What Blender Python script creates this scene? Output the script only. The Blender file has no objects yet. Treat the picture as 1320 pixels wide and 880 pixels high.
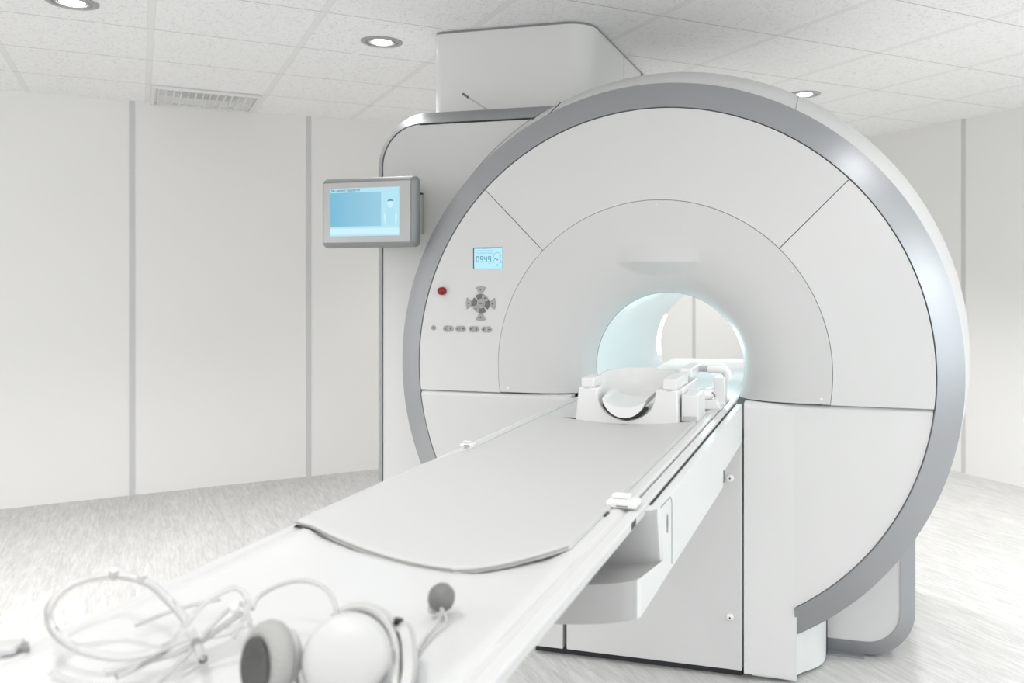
import bpy, bmesh, math, random
from mathutils import Vector, Matrix
random.seed(4)
C = bpy.context.scene.collection
PI = math.pi
sin, cos, R_ = math.sin, math.cos, math.radians

# ---------------------------------------------------------------- camera numbers
F, CX, CY, H = 1105.0, 778.0, 355.5, 1.36
TH = math.atan(310 / 1105)

def ray(x, y):
    r = (x - CX) / F; u = (CY - y) / F
    return Vector((r * cos(TH) - sin(TH), r * sin(TH) + cos(TH), u))
def on_z(x, y, z):
    d = ray(x, y); return d * ((z - H) / d.z) + Vector((0, 0, H))
def on_y(x, y, Y):
    d = ray(x, y); return d * (Y / d.y) + Vector((0, 0, H))

# ---------------------------------------------------------------- materials
def mat(name, col, rough=.5, metal=0., emis=None, es=0., coat=0., trans=0., ior=1.45, spec=.5, alpha=1.):
    m = bpy.data.materials.new(name); m.use_nodes = True
    b = m.node_tree.nodes['Principled BSDF']
    b.inputs['Base Color'].default_value = (*col, 1)
    b.inputs['Roughness'].default_value = rough
    b.inputs['Metallic'].default_value = metal
    b.inputs['Specular IOR Level'].default_value = spec
    b.inputs['Coat Weight'].default_value = coat
    b.inputs['Coat Roughness'].default_value = .15
    b.inputs['Transmission Weight'].default_value = trans
    b.inputs['IOR'].default_value = ior
    b.inputs['Alpha'].default_value = alpha
    if emis:
        b.inputs['Emission Color'].default_value = (*emis, 1)
        b.inputs['Emission Strength'].default_value = es
    return m

def nod(m, t, **kw):
    n = m.node_tree.nodes.new(t)
    for k, v in kw.items(): setattr(n, k, v)
    return n
def lk(m, a, b): m.node_tree.links.new(a, b)
def math_n(m, op, a, b=None):
    n = nod(m, 'ShaderNodeMath', operation=op)
    for i, v in enumerate((a, b)):
        if v is None: continue
        if isinstance(v, (int, float)): n.inputs[i].default_value = v
        else: lk(m, v, n.inputs[i])
    return n.outputs[0]

def fine_grain(m, scale=700, strength=.04, dist=.0004):
    b = m.node_tree.nodes['Principled BSDF']
    tc = nod(m, 'ShaderNodeTexCoord'); nz = nod(m, 'ShaderNodeTexNoise'); nz.inputs['Scale'].default_value = scale
    bp = nod(m, 'ShaderNodeBump'); bp.inputs['Strength'].default_value = strength; bp.inputs['Distance'].default_value = dist
    lk(m, tc.outputs['Object'], nz.inputs['Vector']); lk(m, nz.outputs['Fac'], bp.inputs['Height']); lk(m, bp.outputs['Normal'], b.inputs['Normal'])

WHITE = mat('scanner_white', (.585, .585, .58), .42, coat=.12); fine_grain(WHITE)
WHITE_LIT = mat('lower_cover_lit_white', (.65, .65, .645), .42, coat=.12); fine_grain(WHITE_LIT)  # lighter copy of the scanner white: light from the right painted in
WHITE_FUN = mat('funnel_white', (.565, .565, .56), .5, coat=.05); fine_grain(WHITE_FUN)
WHITE_IN = mat('bore_white', (.80, .84, .85), .3, coat=.3); fine_grain(WHITE_IN)
PLASTIC = mat('plastic_white', (.78, .78, .77), .35, coat=.2); fine_grain(PLASTIC)
PLATE = mat('table_white', (.63, .63, .63), .33, coat=.25); fine_grain(PLATE)
MAT_F = mat('mattress_vinyl', (.535, .535, .53), .55); fine_grain(MAT_F, 260, .25, .0006)
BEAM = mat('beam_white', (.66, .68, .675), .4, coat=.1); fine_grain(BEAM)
BEAM_SHADE = mat('beam_shade_grey', (.40, .40, .395), .5); fine_grain(BEAM_SHADE)  # shade on the beam's front and ledge, put into the colour
SILVER = mat('silver_trim', (.375, .385, .40), .40, metal=.75); fine_grain(SILVER, 1500, .08, .0002)
DARK = mat('dark_gap', (.03, .032, .035), .7); fine_grain(DARK)
GAP = mat('seam_grey', (.27, .27, .27), .7); fine_grain(GAP)
BLACK = mat('black_plastic', (.02, .02, .02), .4); fine_grain(BLACK)
CHROME = mat('antenna_metal', (.55, .55, .55), .25, metal=1.); fine_grain(CHROME)
BEZEL = mat('monitor_bezel', (.46, .46, .455), .45); fine_grain(BEZEL)
MSILVER = mat('monitor_silver', (.27, .28, .285), .5, metal=.35); fine_grain(MSILVER)
RED = mat('button_red', (.22, .002, .002), .35, coat=.05); fine_grain(RED)
BTN = mat('button_grey', (.31, .31, .305), .35, coat=.2); fine_grain(BTN)
BTN_D = mat('button_dark', (.12, .12, .115), .35, coat=.2); fine_grain(BTN_D)
BTN_M = mat('button_mark', (.06, .06, .06), .5); fine_grain(BTN_M)
FOAM = mat('grey_foam', (.36, .36, .345), .95); fine_grain(FOAM, 300, .9, .002)
FOAM_D = mat('dark_foam', (.09, .09, .085), .95); fine_grain(FOAM_D, 300, .9, .002)
RUBBER = mat('grey_rubber', (.165, .165, .16), .45); fine_grain(RUBBER)
TUBE = mat('clear_tube', (.93, .93, .93), .08, trans=1., ior=1.33); fine_grain(TUBE)
TUBE_W = mat('milky_tube', (.72, .72, .71), .25, trans=.5, ior=1.3); fine_grain(TUBE_W)
STRIP = mat('wall_strip_grey', (.60, .60, .595), .5); fine_grain(STRIP)
def emi(name, col, s):
    return mat(name, (0.02, .02, .02), .3, emis=col, es=s, spec=.2)
SC_L = emi('screen_light_blue', (.47, .80, .93), .95)
SC_M = emi('screen_mid_blue', (.22, .54, .74), .92)
SC_P = emi('screen_pale_blue', (.60, .86, .95), 1.0)
SC_T = emi('screen_text_blue', (.03, .15, .22), .8)
SC_D = emi('screen_deep_blue', (.10, .38, .56), .85)
SC_B = emi('screen_body_blue', (.42, .74, .87), 1.0)
LAMP = emi('lamp_glow', (1, .99, .97), 14)
BORE_GLOW = emi('bore_light_glow', (.86, .97, 1.), 5)

def grad(m, c0, c1, axis='Z', lo=0, hi=1):   # soft two-tone display backlight
    b = m.node_tree.nodes['Principled BSDF']
    tc = nod(m, 'ShaderNodeTexCoord'); sp = nod(m, 'ShaderNodeSeparateXYZ'); mr = nod(m, 'ShaderNodeMapRange'); mx = nod(m, 'ShaderNodeMix', data_type='RGBA')
    mr.inputs['From Min'].default_value = lo; mr.inputs['From Max'].default_value = hi
    lk(m, tc.outputs['Generated'], sp.inputs[0]); lk(m, sp.outputs[axis], mr.inputs['Value']); lk(m, mr.outputs[0], mx.inputs['Factor'])
    mx.inputs['A'].default_value = (*c0, 1); mx.inputs['B'].default_value = (*c1, 1); lk(m, mx.outputs['Result'], b.inputs['Emission Color'])
grad(SC_M, (.19, .52, .72), (.33, .64, .80), 'X')

# ---------------------------------------------------------------- object helpers
def link(name, bm, m, parent=None, smooth=False, bevel=0., seg=2, ang=35, origin=None):
    bmesh.ops.remove_doubles(bm, verts=bm.verts, dist=1e-6)
    bmesh.ops.recalc_face_normals(bm, faces=bm.faces)
    me = bpy.data.meshes.new(name)
    if parent is not None:
        off = Vector((0, 0, 0)); p = parent
        while p: off += p.location; p = p.parent
    else:
        vs = [v.co for v in bm.verts]
        if origin is None:
            off = Vector(((min(v.x for v in vs) + max(v.x for v in vs)) / 2, (min(v.y for v in vs) + max(v.y for v in vs)) / 2, min(v.z for v in vs)))
        else: off = Vector(origin)
    for v in bm.verts: v.co -= off
    bm.to_mesh(me); bm.free()
    if isinstance(m, (list, tuple)):
        for k in m: me.materials.append(k)
    else: me.materials.append(m)
    o = bpy.data.objects.new(name, me); C.objects.link(o)
    if parent is not None: o.parent = parent
    else: o.location = off
    if bevel:
        md = o.modifiers.new('bevel', 'BEVEL'); md.width = bevel; md.segments = seg; md.limit_method = 'ANGLE'; md.angle_limit = R_(ang)
        me.shade_smooth(); me.set_sharp_from_angle(angle=R_(50))
        md.harden_normals = False
    elif smooth:
        me.shade_smooth(); me.set_sharp_from_angle(angle=R_(smooth if smooth is not True else 40))
    return o
def thing(name, label, cat, loc, group=None):
    o = bpy.data.objects.new(name, None); C.objects.link(o); o.location = loc; o.empty_display_size = .05
    o['label'] = label; o['category'] = cat
    if group: o['group'] = group
    return o
def tag(o, label, cat, group=None):
    o['label'] = label; o['category'] = cat
    if group: o['group'] = group
    return o
def struct(o): o['kind'] = 'structure'; return o

def face(bm, vs):
    try: return bm.faces.new(vs)
    except ValueError: return None
def box(bm, x0, x1, y0, y1, z0, z1):
    v = [bm.verts.new(p) for p in ((x0, y0, z0), (x1, y0, z0), (x1, y1, z0), (x0, y1, z0), (x0, y0, z1), (x1, y0, z1), (x1, y1, z1), (x0, y1, z1))]
    for f in ((0, 3, 2, 1), (4, 5, 6, 7), (0, 1, 5, 4), (1, 2, 6, 5), (2, 3, 7, 6), (3, 0, 4, 7)): bm.faces.new([v[i] for i in f])
    return v
def obox(bm, c, ex, ey, ez, ax=None):          # oriented box, half sizes, ax=Matrix 3x3
    ax = ax or Matrix.Identity(3); v = []
    for sx, sy, sz in ((-1, -1, -1), (1, -1, -1), (1, 1, -1), (-1, 1, -1), (-1, -1, 1), (1, -1, 1), (1, 1, 1), (-1, 1, 1)):
        v.append(bm.verts.new(Vector(c) + ax @ Vector((sx * ex, sy * ey, sz * ez))))
    for f in ((0, 3, 2, 1), (4, 5, 6, 7), (0, 1, 5, 4), (1, 2, 6, 5), (2, 3, 7, 6), (3, 0, 4, 7)): bm.faces.new([v[i] for i in f])
def prism(bm, pts, a, b, plane='xz', fy=None):
    def P(p, d):
        if plane == 'xz': return (p[0], (d + (fy(p[0]) if fy else 0)), p[1])
        if plane == 'xy': return (p[0], p[1], d)
        return (d, p[0], p[1])
    A = [bm.verts.new(P(p, a)) for p in pts]; B = [bm.verts.new(P(p, b)) for p in pts]
    n = len(pts); face(bm, A); face(bm, B[::-1])
    for i in range(n): face(bm, (A[i], A[(i + 1) % n], B[(i + 1) % n], B[i]))
def loft(bm, rings, closed=True, caps=True):
    V = [[bm.verts.new(p) for p in r] for r in rings]; n = len(V[0])
    for a, b in zip(V, V[1:]):
        for i in range(n if closed else n - 1):
            j = (i + 1) % n; face(bm, (a[i], a[j], b[j], b[i]))
    if caps and closed: face(bm, V[0][::-1]); face(bm, V[-1])
    return V
def arc(c, r, a0, a1, n):
    return [(c[0] + r * cos(R_(a0 + (a1 - a0) * i / n)), c[1] + r * sin(R_(a0 + (a1 - a0) * i / n))) for i in range(n + 1)]
def rrect(x0, x1, z0, z1, r, n=6):
    if not isinstance(r, (list, tuple)): r = [r] * 4
    o = []
    for (cx, cz, a), q in zip(((x1 - r[0], z1 - r[0], 0), (x0 + r[1], z1 - r[1], 90), (x0 + r[2], z0 + r[2], 180), (x1 - r[3], z0 + r[3], 270)), r):
        o += arc((cx, cz), q, a, a + 90, n)
    return o
def frame(d, up=(0, 0, 1)):
    d = Vector(d).normalized(); u = Vector(up)
    if abs(d.dot(u)) > .98: u = Vector((1, 0, 0))
    a = d.cross(u).normalized(); b = a.cross(d).normalized()
    return a, b, d
def lathe(bm, prof, c, axis, n=32, caps=True, sx=1., sy=1.):     # prof: (radius, along)
    a, b, d = frame(axis); c = Vector(c); rings = []
    for r, t in prof:
        rings.append([c + d * t + (a * cos(2 * PI * i / n) * sx + b * sin(2 * PI * i / n) * sy) * max(r, 1e-5) for i in range(n)])
    loft(bm, rings, True, caps)
def smooth_path(pts, k=8, closed=False):
    P = [Vector(p) for p in pts]; out = []; n = len(P)
    for i in range(n if closed else n - 1):
        g = lambda j: P[j % n] if closed else P[max(0, min(n - 1, j))]
        p0, p1, p2, p3 = g(i - 1), g(i), g(i + 1), g(i + 2)
        for s in range(k):
            t = s / k
            out.append(.5 * ((2 * p1) + (-p0 + p2) * t + (2 * p0 - 5 * p1 + 4 * p2 - p3) * t * t + (-p0 + 3 * p1 - 3 * p2 + p3) * t ** 3))
    if not closed: out.append(P[-1])
    return out
def smooth_path2(pts): return [(p.x, p.y) for p in smooth_path([(a, b, 0) for a, b in pts], 3)]
def tube(bm, path, r, n=12, closed=False):
    P = [Vector(p) for p in path]; m = len(P); rings = []
    t0 = (P[1] - P[0]).normalized(); a, b, _ = frame(t0)
    for i, p in enumerate(P):
        t = ((P[(i + 1) % m] - P[i - 1]) if closed or 0 < i < m - 1 else (P[1] - P[0] if i == 0 else P[-1] - P[-2])).normalized()
        a = (a - t * a.dot(t)).normalized(); b = t.cross(a)
        rr = r(i / (m - 1)) if callable(r) else r
        rings.append([p + (a * cos(2 * PI * j / n) + b * sin(2 * PI * j / n)) * rr for j in range(n)])
    if closed: rings.append(rings[0])
    loft(bm, rings, True, not closed)
def ico(bm, c, r, sub=3):
    g = bmesh.ops.create_icosphere(bm, subdivisions=sub, radius=1.)
    for v in g['verts']: v.co = Vector((v.co.x * r[0], v.co.y * r[1], v.co.z * r[2])) + Vector(c)
    return g['verts']

# ================================================================ THE ROOM
BD = R_(61.58) - TH
UB = Vector((sin(BD), cos(BD), 0)); UA = Vector((-cos(BD), sin(BD), 0))
HC = 2.444
def room(B, A, z=0): return UB * B + UA * A + Vector((0, 0, z))
RZ = math.atan2(UB.y, UB.x)
def room_obj(name, bm, m):
    """mesh is in room coordinates (B, A, z); object is turned to the room"""
    bmesh.ops.recalc_face_normals(bm, faces=bm.faces)
    me = bpy.data.meshes.new(name); bm.to_mesh(me); bm.free(); me.materials.append(m)
    o = bpy.data.objects.new(name, me); C.objects.link(o); o.rotation_euler = (0, 0, RZ)
    return struct(o)
WA, WB = 6.07, 5.0

def plaster(name, col):
    m = mat(name, col, .6)
    b = m.node_tree.nodes['Principled BSDF']
    tc = nod(m, 'ShaderNodeTexCoord'); nz = nod(m, 'ShaderNodeTexNoise'); nz.inputs['Scale'].default_value = 90; nz.inputs['Detail'].default_value = 4
    bp = nod(m, 'ShaderNodeBump'); bp.inputs['Strength'].default_value = .12; bp.inputs['Distance'].default_value = .001
    lk(m, tc.outputs['Object'], nz.inputs['Vector']); lk(m, nz.outputs['Fac'], bp.inputs['Height']); lk(m, bp.outputs['Normal'], b.inputs['Normal'])
    return m
WALL = plaster('wall_panel', (.82, .815, .80))

# floor: pale linoleum streaked along the room
FL = mat('linoleum', (.6, .6, .59), .5, spec=.3)
b = FL.node_tree.nodes['Principled BSDF']; tc = nod(FL, 'ShaderNodeTexCoord')
def streak(sx, sy, detail, rough=.6):
    mp = nod(FL, 'ShaderNodeMapping'); mp.inputs['Scale'].default_value = (sx, sy, 1)
    n = nod(FL, 'ShaderNodeTexNoise'); n.inputs['Scale'].default_value = 1; n.inputs['Detail'].default_value = detail; n.inputs['Roughness'].default_value = rough
    n.inputs['Distortion'].default_value = .6
    lk(FL, tc.outputs['Object'], mp.inputs[0]); lk(FL, mp.outputs[0], n.inputs['Vector']); return n.outputs['Fac']
s1 = streak(75, 7.5, 3); s2 = streak(26, 2.6, 3); s3 = streak(2, 1, 2)
v = math_n(FL, 'ADD', math_n(FL, 'MULTIPLY', s1, .65), math_n(FL, 'MULTIPLY', s2, .35))
v = math_n(FL, 'ADD', v, math_n(FL, 'MULTIPLY', math_n(FL, 'SUBTRACT', s3, .5), .12))
cr = nod(FL, 'ShaderNodeValToRGB'); cr.color_ramp.elements[0].position = .34; cr.color_ramp.elements[1].position = .66
cr.color_ramp.elements[0].color = (.43, .43, .42, 1); cr.color_ramp.elements[1].color = (.60, .595, .585, 1)
lk(FL, v, cr.inputs[0]); lk(FL, cr.outputs[0], b.inputs['Base Color'])
bm = bmesh.new(); box(bm, -3, WB + .1, -1.4, WA + .1, -.08, 0); room_obj('floor', bm, FL)

# ceiling: fissured mineral tiles in an exposed grid
CE = mat('ceiling_tiles', (.8, .8, .79), .8, spec=.2)
b = CE.node_tree.nodes['Principled BSDF']; tc = nod(CE, 'ShaderNodeTexCoord'); sp = nod(CE, 'ShaderNodeSeparateXYZ'); lk(CE, tc.outputs['Object'], sp.inputs[0])
def band(sock, off, pitch, half):
    t = math_n(CE, 'DIVIDE', math_n(CE, 'SUBTRACT', sock, off), pitch)
    fr = math_n(CE, 'SUBTRACT', t, math_n(CE, 'ROUND', t)); a = math_n(CE, 'ABSOLUTE', fr)
    return math_n(CE, 'LESS_THAN', a, half / pitch)
PB, OB, PA, OA = .6222, .0435, .6147, 3.03
tee = band(sp.outputs['X'], OB, PB, .0125)
tee_e = band(sp.outputs['X'], OB, PB, .0142)
seam = band(sp.outputs['Y'], OA, PA, .0028)
edge = math_n(CE, 'MAXIMUM', math_n(CE, 'MULTIPLY', math_n(CE, 'SUBTRACT', tee_e, tee), .45), seam)
vo = nod(CE, 'ShaderNodeTexNoise'); vo.inputs['Scale'].default_value = 1; vo.inputs['Detail'].default_value = 2.5; vo.inputs['Roughness'].default_value = .55; vo.inputs['Distortion'].default_value = 1.2
mp = nod(CE, 'ShaderNodeMapping'); mp.inputs['Scale'].default_value = (95, 62, 1); mp.inputs['Rotation'].default_value = (0, 0, .5)
lk(CE, tc.outputs['Object'], mp.inputs[0]); lk(CE, mp.outputs[0], vo.inputs['Vector'])
pit = nod(CE, 'ShaderNodeMapRange'); pit.inputs['From Min'].default_value = .33; pit.inputs['From Max'].default_value = .45; lk(CE, vo.outputs['Fac'], pit.inputs['Value'])
pitv = math_n(CE, 'MAXIMUM', pit.outputs[0], tee)       # 1 = plain, 0 = pit
mx = nod(CE, 'ShaderNodeMix', data_type='RGBA'); mx.inputs['A'].default_value = (.76, .76, .755, 1); mx.inputs['B'].default_value = (.93, .93, .925, 1); lk(CE, pitv, mx.inputs['Factor'])
mx2 = nod(CE, 'ShaderNodeMix', data_type='RGBA'); lk(CE, tee, mx2.inputs['Factor']); lk(CE, mx.outputs['Result'], mx2.inputs['A']); mx2.inputs['B'].default_value = (.85, .85, .84, 1)
mx3 = nod(CE, 'ShaderNodeMix', data_type='RGBA'); lk(CE, edge, mx3.inputs['Factor']); lk(CE, mx2.outputs['Result'], mx3.inputs['A']); mx3.inputs['B'].default_value = (.50, .50, .495, 1)
lk(CE, mx3.outputs['Result'], b.inputs['Base Color'])
bp = nod(CE, 'ShaderNodeBump'); bp.inputs['Strength'].default_value = .5; bp.inputs['Distance'].default_value = .003
lk(CE, pitv, bp.inputs['Height']); lk(CE, bp.outputs['Normal'], b.inputs['Normal'])
bm = bmesh.new(); box(bm, -3, WB + .1, -1.4, WA + .1, HC, HC + .08); room_obj('ceiling', bm, CE)

bm = bmesh.new(); box(bm, -3, WB + .1, WA, WA + .1, 0, HC); room_obj('wall_left', bm, WALL)
bm = bmesh.new(); box(bm, WB, WB + .1, -1.4, WA, 0, HC); room_obj('wall_right', bm, WALL)
k = 1
for i in range(-2, 5):
    B = -.042 + 1.051 * i
    bm = bmesh.new(); box(bm, B - .016, B + .016, WA - .003, WA - .0002, 0, HC); room_obj('trim_%d' % k, bm, STRIP); k += 1
for i in range(-4, 2):
    A = 4.02 + 1.051 * i
    bm = bmesh.new(); box(bm, WB - .003, WB - .0002, A - .016, A + .016, 0, HC); room_obj('trim_%d' % k, bm, STRIP); k += 1

# recessed downlights (built once, then copied)
def downlight(B, A, label, first=None):
    p = room(B, A, HC)
    if first is None:
        t = thing('ceiling_downlight', label, 'downlight', p, 'recessed ceiling downlights')
        L = t.location
        bm = bmesh.new()
        lathe(bm, [(.094, -.0005), (.094, -.004), (.088, -.007), (.072, -.007), (.070, -.002), (.064, -.002), (.062, -.006), (.055, -.006), (.053, -.001), (.045, -.001), (.045, -.0005)], L, (0, 0, 1), 48, False)
        link('trim_ring', bm, mat('downlight_metal', (.42, .42, .42), .35, metal=.7), t, smooth=30)
        bm = bmesh.new(); lathe(bm, [(.0001, -.012), (.02, -.0115), (.034, -.009), (.043, -.004), (.044, -.0015)], L, (0, 0, 1), 40, False)
        link('lamp_lens', bm, LAMP, t, smooth=60)
        return t
    r = first.copy(); C.objects.link(r); r.location = p; r['label'] = label
    for ch in first.children:
        c = ch.copy(); C.objects.link(c); c.parent = r
    return r
d0 = downlight(-.235, 3.985, 'round metal ceiling downlight cut off by the top left edge, left of the air vent')
downlight(.985, 3.977, 'round metal ceiling downlight beside the white box on top of the scanner', d0)
downlight(3.484, 3.922, 'small far ceiling downlight half hidden behind the top right rim of the scanner', d0)

# square air diffuser in the ceiling next to the left wall
vt = thing('air_vent', 'white square louvred air vent in the ceiling next to the left wall', 'vent', room(.352, 5.76, HC))
def rp(B, A, z): return room(B, A, z)
def rbox(bm, B0, B1, A0, A1, z0, z1):
    v = [bm.verts.new(rp(*p)) for p in ((B0, A0, z0), (B1, A0, z0), (B1, A1, z0), (B0, A1, z0), (B0, A0, z1), (B1, A0, z1), (B1, A1, z1), (B0, A1, z1))]
    for f in ((0, 3, 2, 1), (4, 5, 6, 7), (0, 1, 5, 4), (1, 2, 6, 5), (2, 3, 7, 6), (3, 0, 4, 7)): bm.faces.new([v[i] for i in f])
VW = mat('vent_white', (.80, .80, .79), .5); fine_grain(VW)
bm = bmesh.new(); rbox(bm, .06, .645, 5.50, 6.03, HC - .004, HC - .0005); link('backing', bm, VW, vt)
bm = bmesh.new()
pts = [(.115, 5.565)] + [(.115 + .47 * t, 5.565 + .20 * sin(PI * t) ** 1.15) for t in [i / 14 for i in range(1, 14)]] + [(.585, 5.565)]
v = [bm.verts.new(rp(p[0], p[1], HC - .0045)) for p in pts]; v2 = [bm.verts.new(rp(p[0], p[1], HC - .0042)) for p in pts]
bm.faces.new(v); bm.faces.new(v2[::-1]); link('dark_opening', bm, GAP, vt)
bm = bmesh.new()
for i in range(14):
    B = .095 + i * .0392; rbox(bm, B, B + .006, 5.53, 6.01, HC - .018, HC - .004)
link('fin_set', bm, VW, vt)
bm = bmesh.new()
for i in range(7):
    A = 5.565 + i * .03; rbox(bm, .1, .6, A, A + .003, HC - .011, HC - .004)
link('slat_set', bm, VW, vt)
bm = bmesh.new()
for q in ((.06, .645, 5.50, 5.52), (.06, .645, 6.01, 6.03), (.06, .08, 5.52, 6.01), (.625, .645, 5.52, 6.01)): rbox(bm, *q, HC - .018, HC - .001)
link('frame', bm, VW, vt)

# ================================================================ THE SCANNER
YF = 2.906
GC = (-.625, 1.034)
sc = thing('mri_scanner', 'large round white and silver magnetic resonance scanner with a lit tunnel', 'scanner', (-.63, 3.5, 0))
ZS = .935

# dark backing disc seen through panel seams
bm = bmesh.new(); th0 = 0
pts = arc(GC, .93, -58, 238, 90) + [(-1.12, .06), (-.16, .06)]
prism(bm, pts, YF + .022, YF + .03)
link_back = None
bm.free()
bm = bmesh.new()                                         # annulus backing so the tunnel stays open
a0, a1 = -59, 239
rings = []
for r in (.56, .93):
    pass
outer = []; inner = []
for i in range(121):
    a = R_(-170 + 340 * i / 120 + 90)
    outer.append((GC[0] + .93 * cos(a), GC[1] + .93 * sin(a))); inner.append((GC[0] + .565 * cos(a), GC[1] + .565 * sin(a)))
def clampz(p): return (p[0], max(p[1], .03))
rg = [[(p[0], YF + .018, clampz(p)[1]) for p in outer], [(p[0], YF + .018, clampz(p)[1]) for p in inner]]
loft(bm, rg, False, False)
box(bm, -1.10, -.16, YF + .035, YF + .05, .03, .76)
link('backing', bm, GAP, sc)

def ang_at(z, r): return math.degrees(math.asin((z - GC[1]) / r))
RO, RI = .9062, .5900
d = .07
bm = bmesh.new()
prism(bm, arc(GC, RO, 45 + d, 135 - d, 48) + arc(GC, RI, 135 - d * 1.6, 45 + d * 1.6, 32), YF, YF + .02)
link('upper_cover', bm, WHITE, sc, bevel=.0012)
bm = bmesh.new()
prism(bm, arc(GC, RO, 135 + d, 180 - ang_at(ZS + .0006, RO), 30) + arc(GC, RI, 180 - ang_at(ZS + .0006, RI), 135 + d * 1.6, 20), YF, YF + .02)
left_cover = link('left_cover', bm, WHITE, sc, bevel=.0012)
bm = bmesh.new()
prism(bm, arc(GC, RO, ang_at(ZS + .0006, RO), 45 - d, 30) + arc(GC, RI, 45 - d * 1.6, ang_at(ZS + .0006, RI), 20), YF, YF + .02)
link('right_cover', bm, mat('right_cover_lit_white', (.61, .61, .605), .42, coat=.12), sc, bevel=.0012)  # paler than the other covers: right-hand light put into the colour

# funnel-shaped centre cover running into the tunnel
BC = (-.611, 1.029); BR = .272
bm = bmesh.new(); NU, NV = 260, 90; G = []
for j in range(NV + 1):
    t = j / NV
    tt = t
    rr = .5885 + (BR - .5885) * tt
    # depth: almost flat rim, rounding over into the tunnel
    q = tt
    y = YF + .010 * q + .134 * (1 - math.sqrt(max(0, 1 - (max(0, q - .25) / .75) ** 2.6))) if q > .25 else YF + .010 * q
    cx = GC[0] + (BC[0] - GC[0]) * tt; cz = GC[1] + (BC[1] - GC[1]) * tt
    a0 = math.asin((ZS + .003 - cz) / rr); row = []
    for i in range(NU + 1):
        a = a0 + (PI - 2 * a0) * i / NU
        x = cx + rr * cos(a); z = cz + rr * sin(a); yy = y
        # laser window scoop under a small brow
        s = (x + .625) / .15; zb = 1.4085
        if abs(s) < 1:
            w = (1 - s * s) ** 1.5
            dz = zb - z
            ln = .046 * (1 - s * s) + .004
            if 0 <= dz < ln: yy -= .036 * w * (1 - dz / ln) ** 1.2
            elif -.10 < dz < 0: yy -= .036 * w * (1 + dz / .10) ** 1.6
        row.append(bm.verts.new((x, yy, z)))
    G.append(row)
for j in range(NV):
    for i in range(NU): face(bm, (G[j][i], G[j][i + 1], G[j + 1][i + 1], G[j + 1][i]))
# small return on the outer rim
row = [bm.verts.new((v.co.x, YF + .018, v.co.z)) for v in G[0]]
for i in range(NU): face(bm, (G[0][i + 1], G[0][i], row[i], row[i + 1]))
link('tunnel_cover', bm, WHITE_FUN, sc, smooth=60)

# tunnel (bore), thin seam first, then the long liner flaring at the far end
bm = bmesh.new()
prof = [(.2735, YF + .146), (.2735, YF + .1485)]
def bore(bm, prof, n=96):
    rings = [[(BC[0] + r * cos(2 * PI * i / n), y, BC[1] + r * sin(2 * PI * i / n)) for i in range(n)] for r, y in prof]
    loft(bm, rings, True, False)
tube(bm, [(BC[0] + .2722 * cos(R_(t)), YF + .147, BC[1] + .2722 * sin(R_(t))) for t in range(0, 360, 3)], .0014, 6, True)
link('tunnel_seam', bm, GAP, sc, smooth=50)
bm = bmesh.new()
bore(bm, [(.2725, YF + .150), (.272, 3.2), (.272, 3.9), (.273, 4.10), (.277, 4.2), (.284, 4.245), (.300, 4.275), (.33, 4.29)])
bore(bm, [(.33, 4.29), (.34, 4.2), (.34, YF + .16), (.2725, YF + .150)])
link('tunnel_liner', bm, WHITE_IN, sc, smooth=50)
bm = bmesh.new()   # light strip at the far left inside of the tunnel
n = 14; rr = .2748
V = []
for i in range(n + 1):
    a = R_(150 + 42 * i / n)
    V.append([bm.verts.new((BC[0] + (rr - .002) * cos(a), y, BC[1] + (rr - .002) * sin(a))) for y in (4.125, 4.205)])
for i in range(n): face(bm, (V[i][0], V[i + 1][0], V[i + 1][1], V[i][1]))
link('tunnel_lamp', bm, BORE_GLOW, sc, smooth=50)

# silver ring
def gring(bm, prof, xa, n=150, thick=None):
    """prof: (R, Y, cx, cz). cut by the verticals x = xa"""
    rings = []
    for r, y, cx, cz in prof:
        xe = xa[1] - (.009 if y > YF + .05 else (.003 if y > YF + .022 else 0))
        a0 = -math.degrees(math.acos((xe - cx) / r)); a1 = 180 + math.degrees(math.acos((cx - xa[0]) / r))
        rings.append([(cx + r * cos(R_(a0 + (a1 - a0) * i / n)), y, cz + r * sin(R_(a0 + (a1 - a0) * i / n))) for i in range(n + 1)])
    loft(bm, rings, False, False); return rings
bm = bmesh.new()
rp_ = [(.9085, YF + .02, *GC), (.9085, YF + .004, *GC), (.911, YF + .0005, *GC), (.950, YF + .023, GC[0] - .002, GC[1]), (.98, YF + .041, GC[0] - .004, GC[1]), (1.006, YF + .060, GC[0] - .005, GC[1]), (1.0065, YF + .08, GC[0] - .005, GC[1])]
R2 = gring(bm, rp_, (-1.095, -.157))
for e in (0, -1):
    vs = [bm.verts.new(r[e]) for r in R2[1:]]; face(bm, vs)
link('silver_ring', bm, SILVER, sc, smooth=40)

# white drum body behind the ring
def full(r, y, cx, cz, n=160, zmin=.03): return [(cx + r * cos(2 * PI * i / n), y, max(zmin, cz + r * sin(2 * PI * i / n))) for i in range(n)]
bm = bmesh.new()
loft(bm, [full(.36, YF + .09, BC[0], BC[1]), full(.93, YF + .085, *GC), full(1.003, YF + .068, GC[0] - .004, GC[1]), full(1.010, YF + .10, -.624, 1.048), full(1.013, YF + .145, -.612, 1.083), full(1.012, YF + .20, -.611, 1.092),
          full(1.010, 4.0, -.611, 1.092), full(.97, 4.2, -.611, 1.08), full(.80, 4.27, -.611, 1.05), full(.34, 4.285, BC[0], BC[1])], True, False)
link('drum_shell', bm, WHITE, sc, smooth=40)
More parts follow.
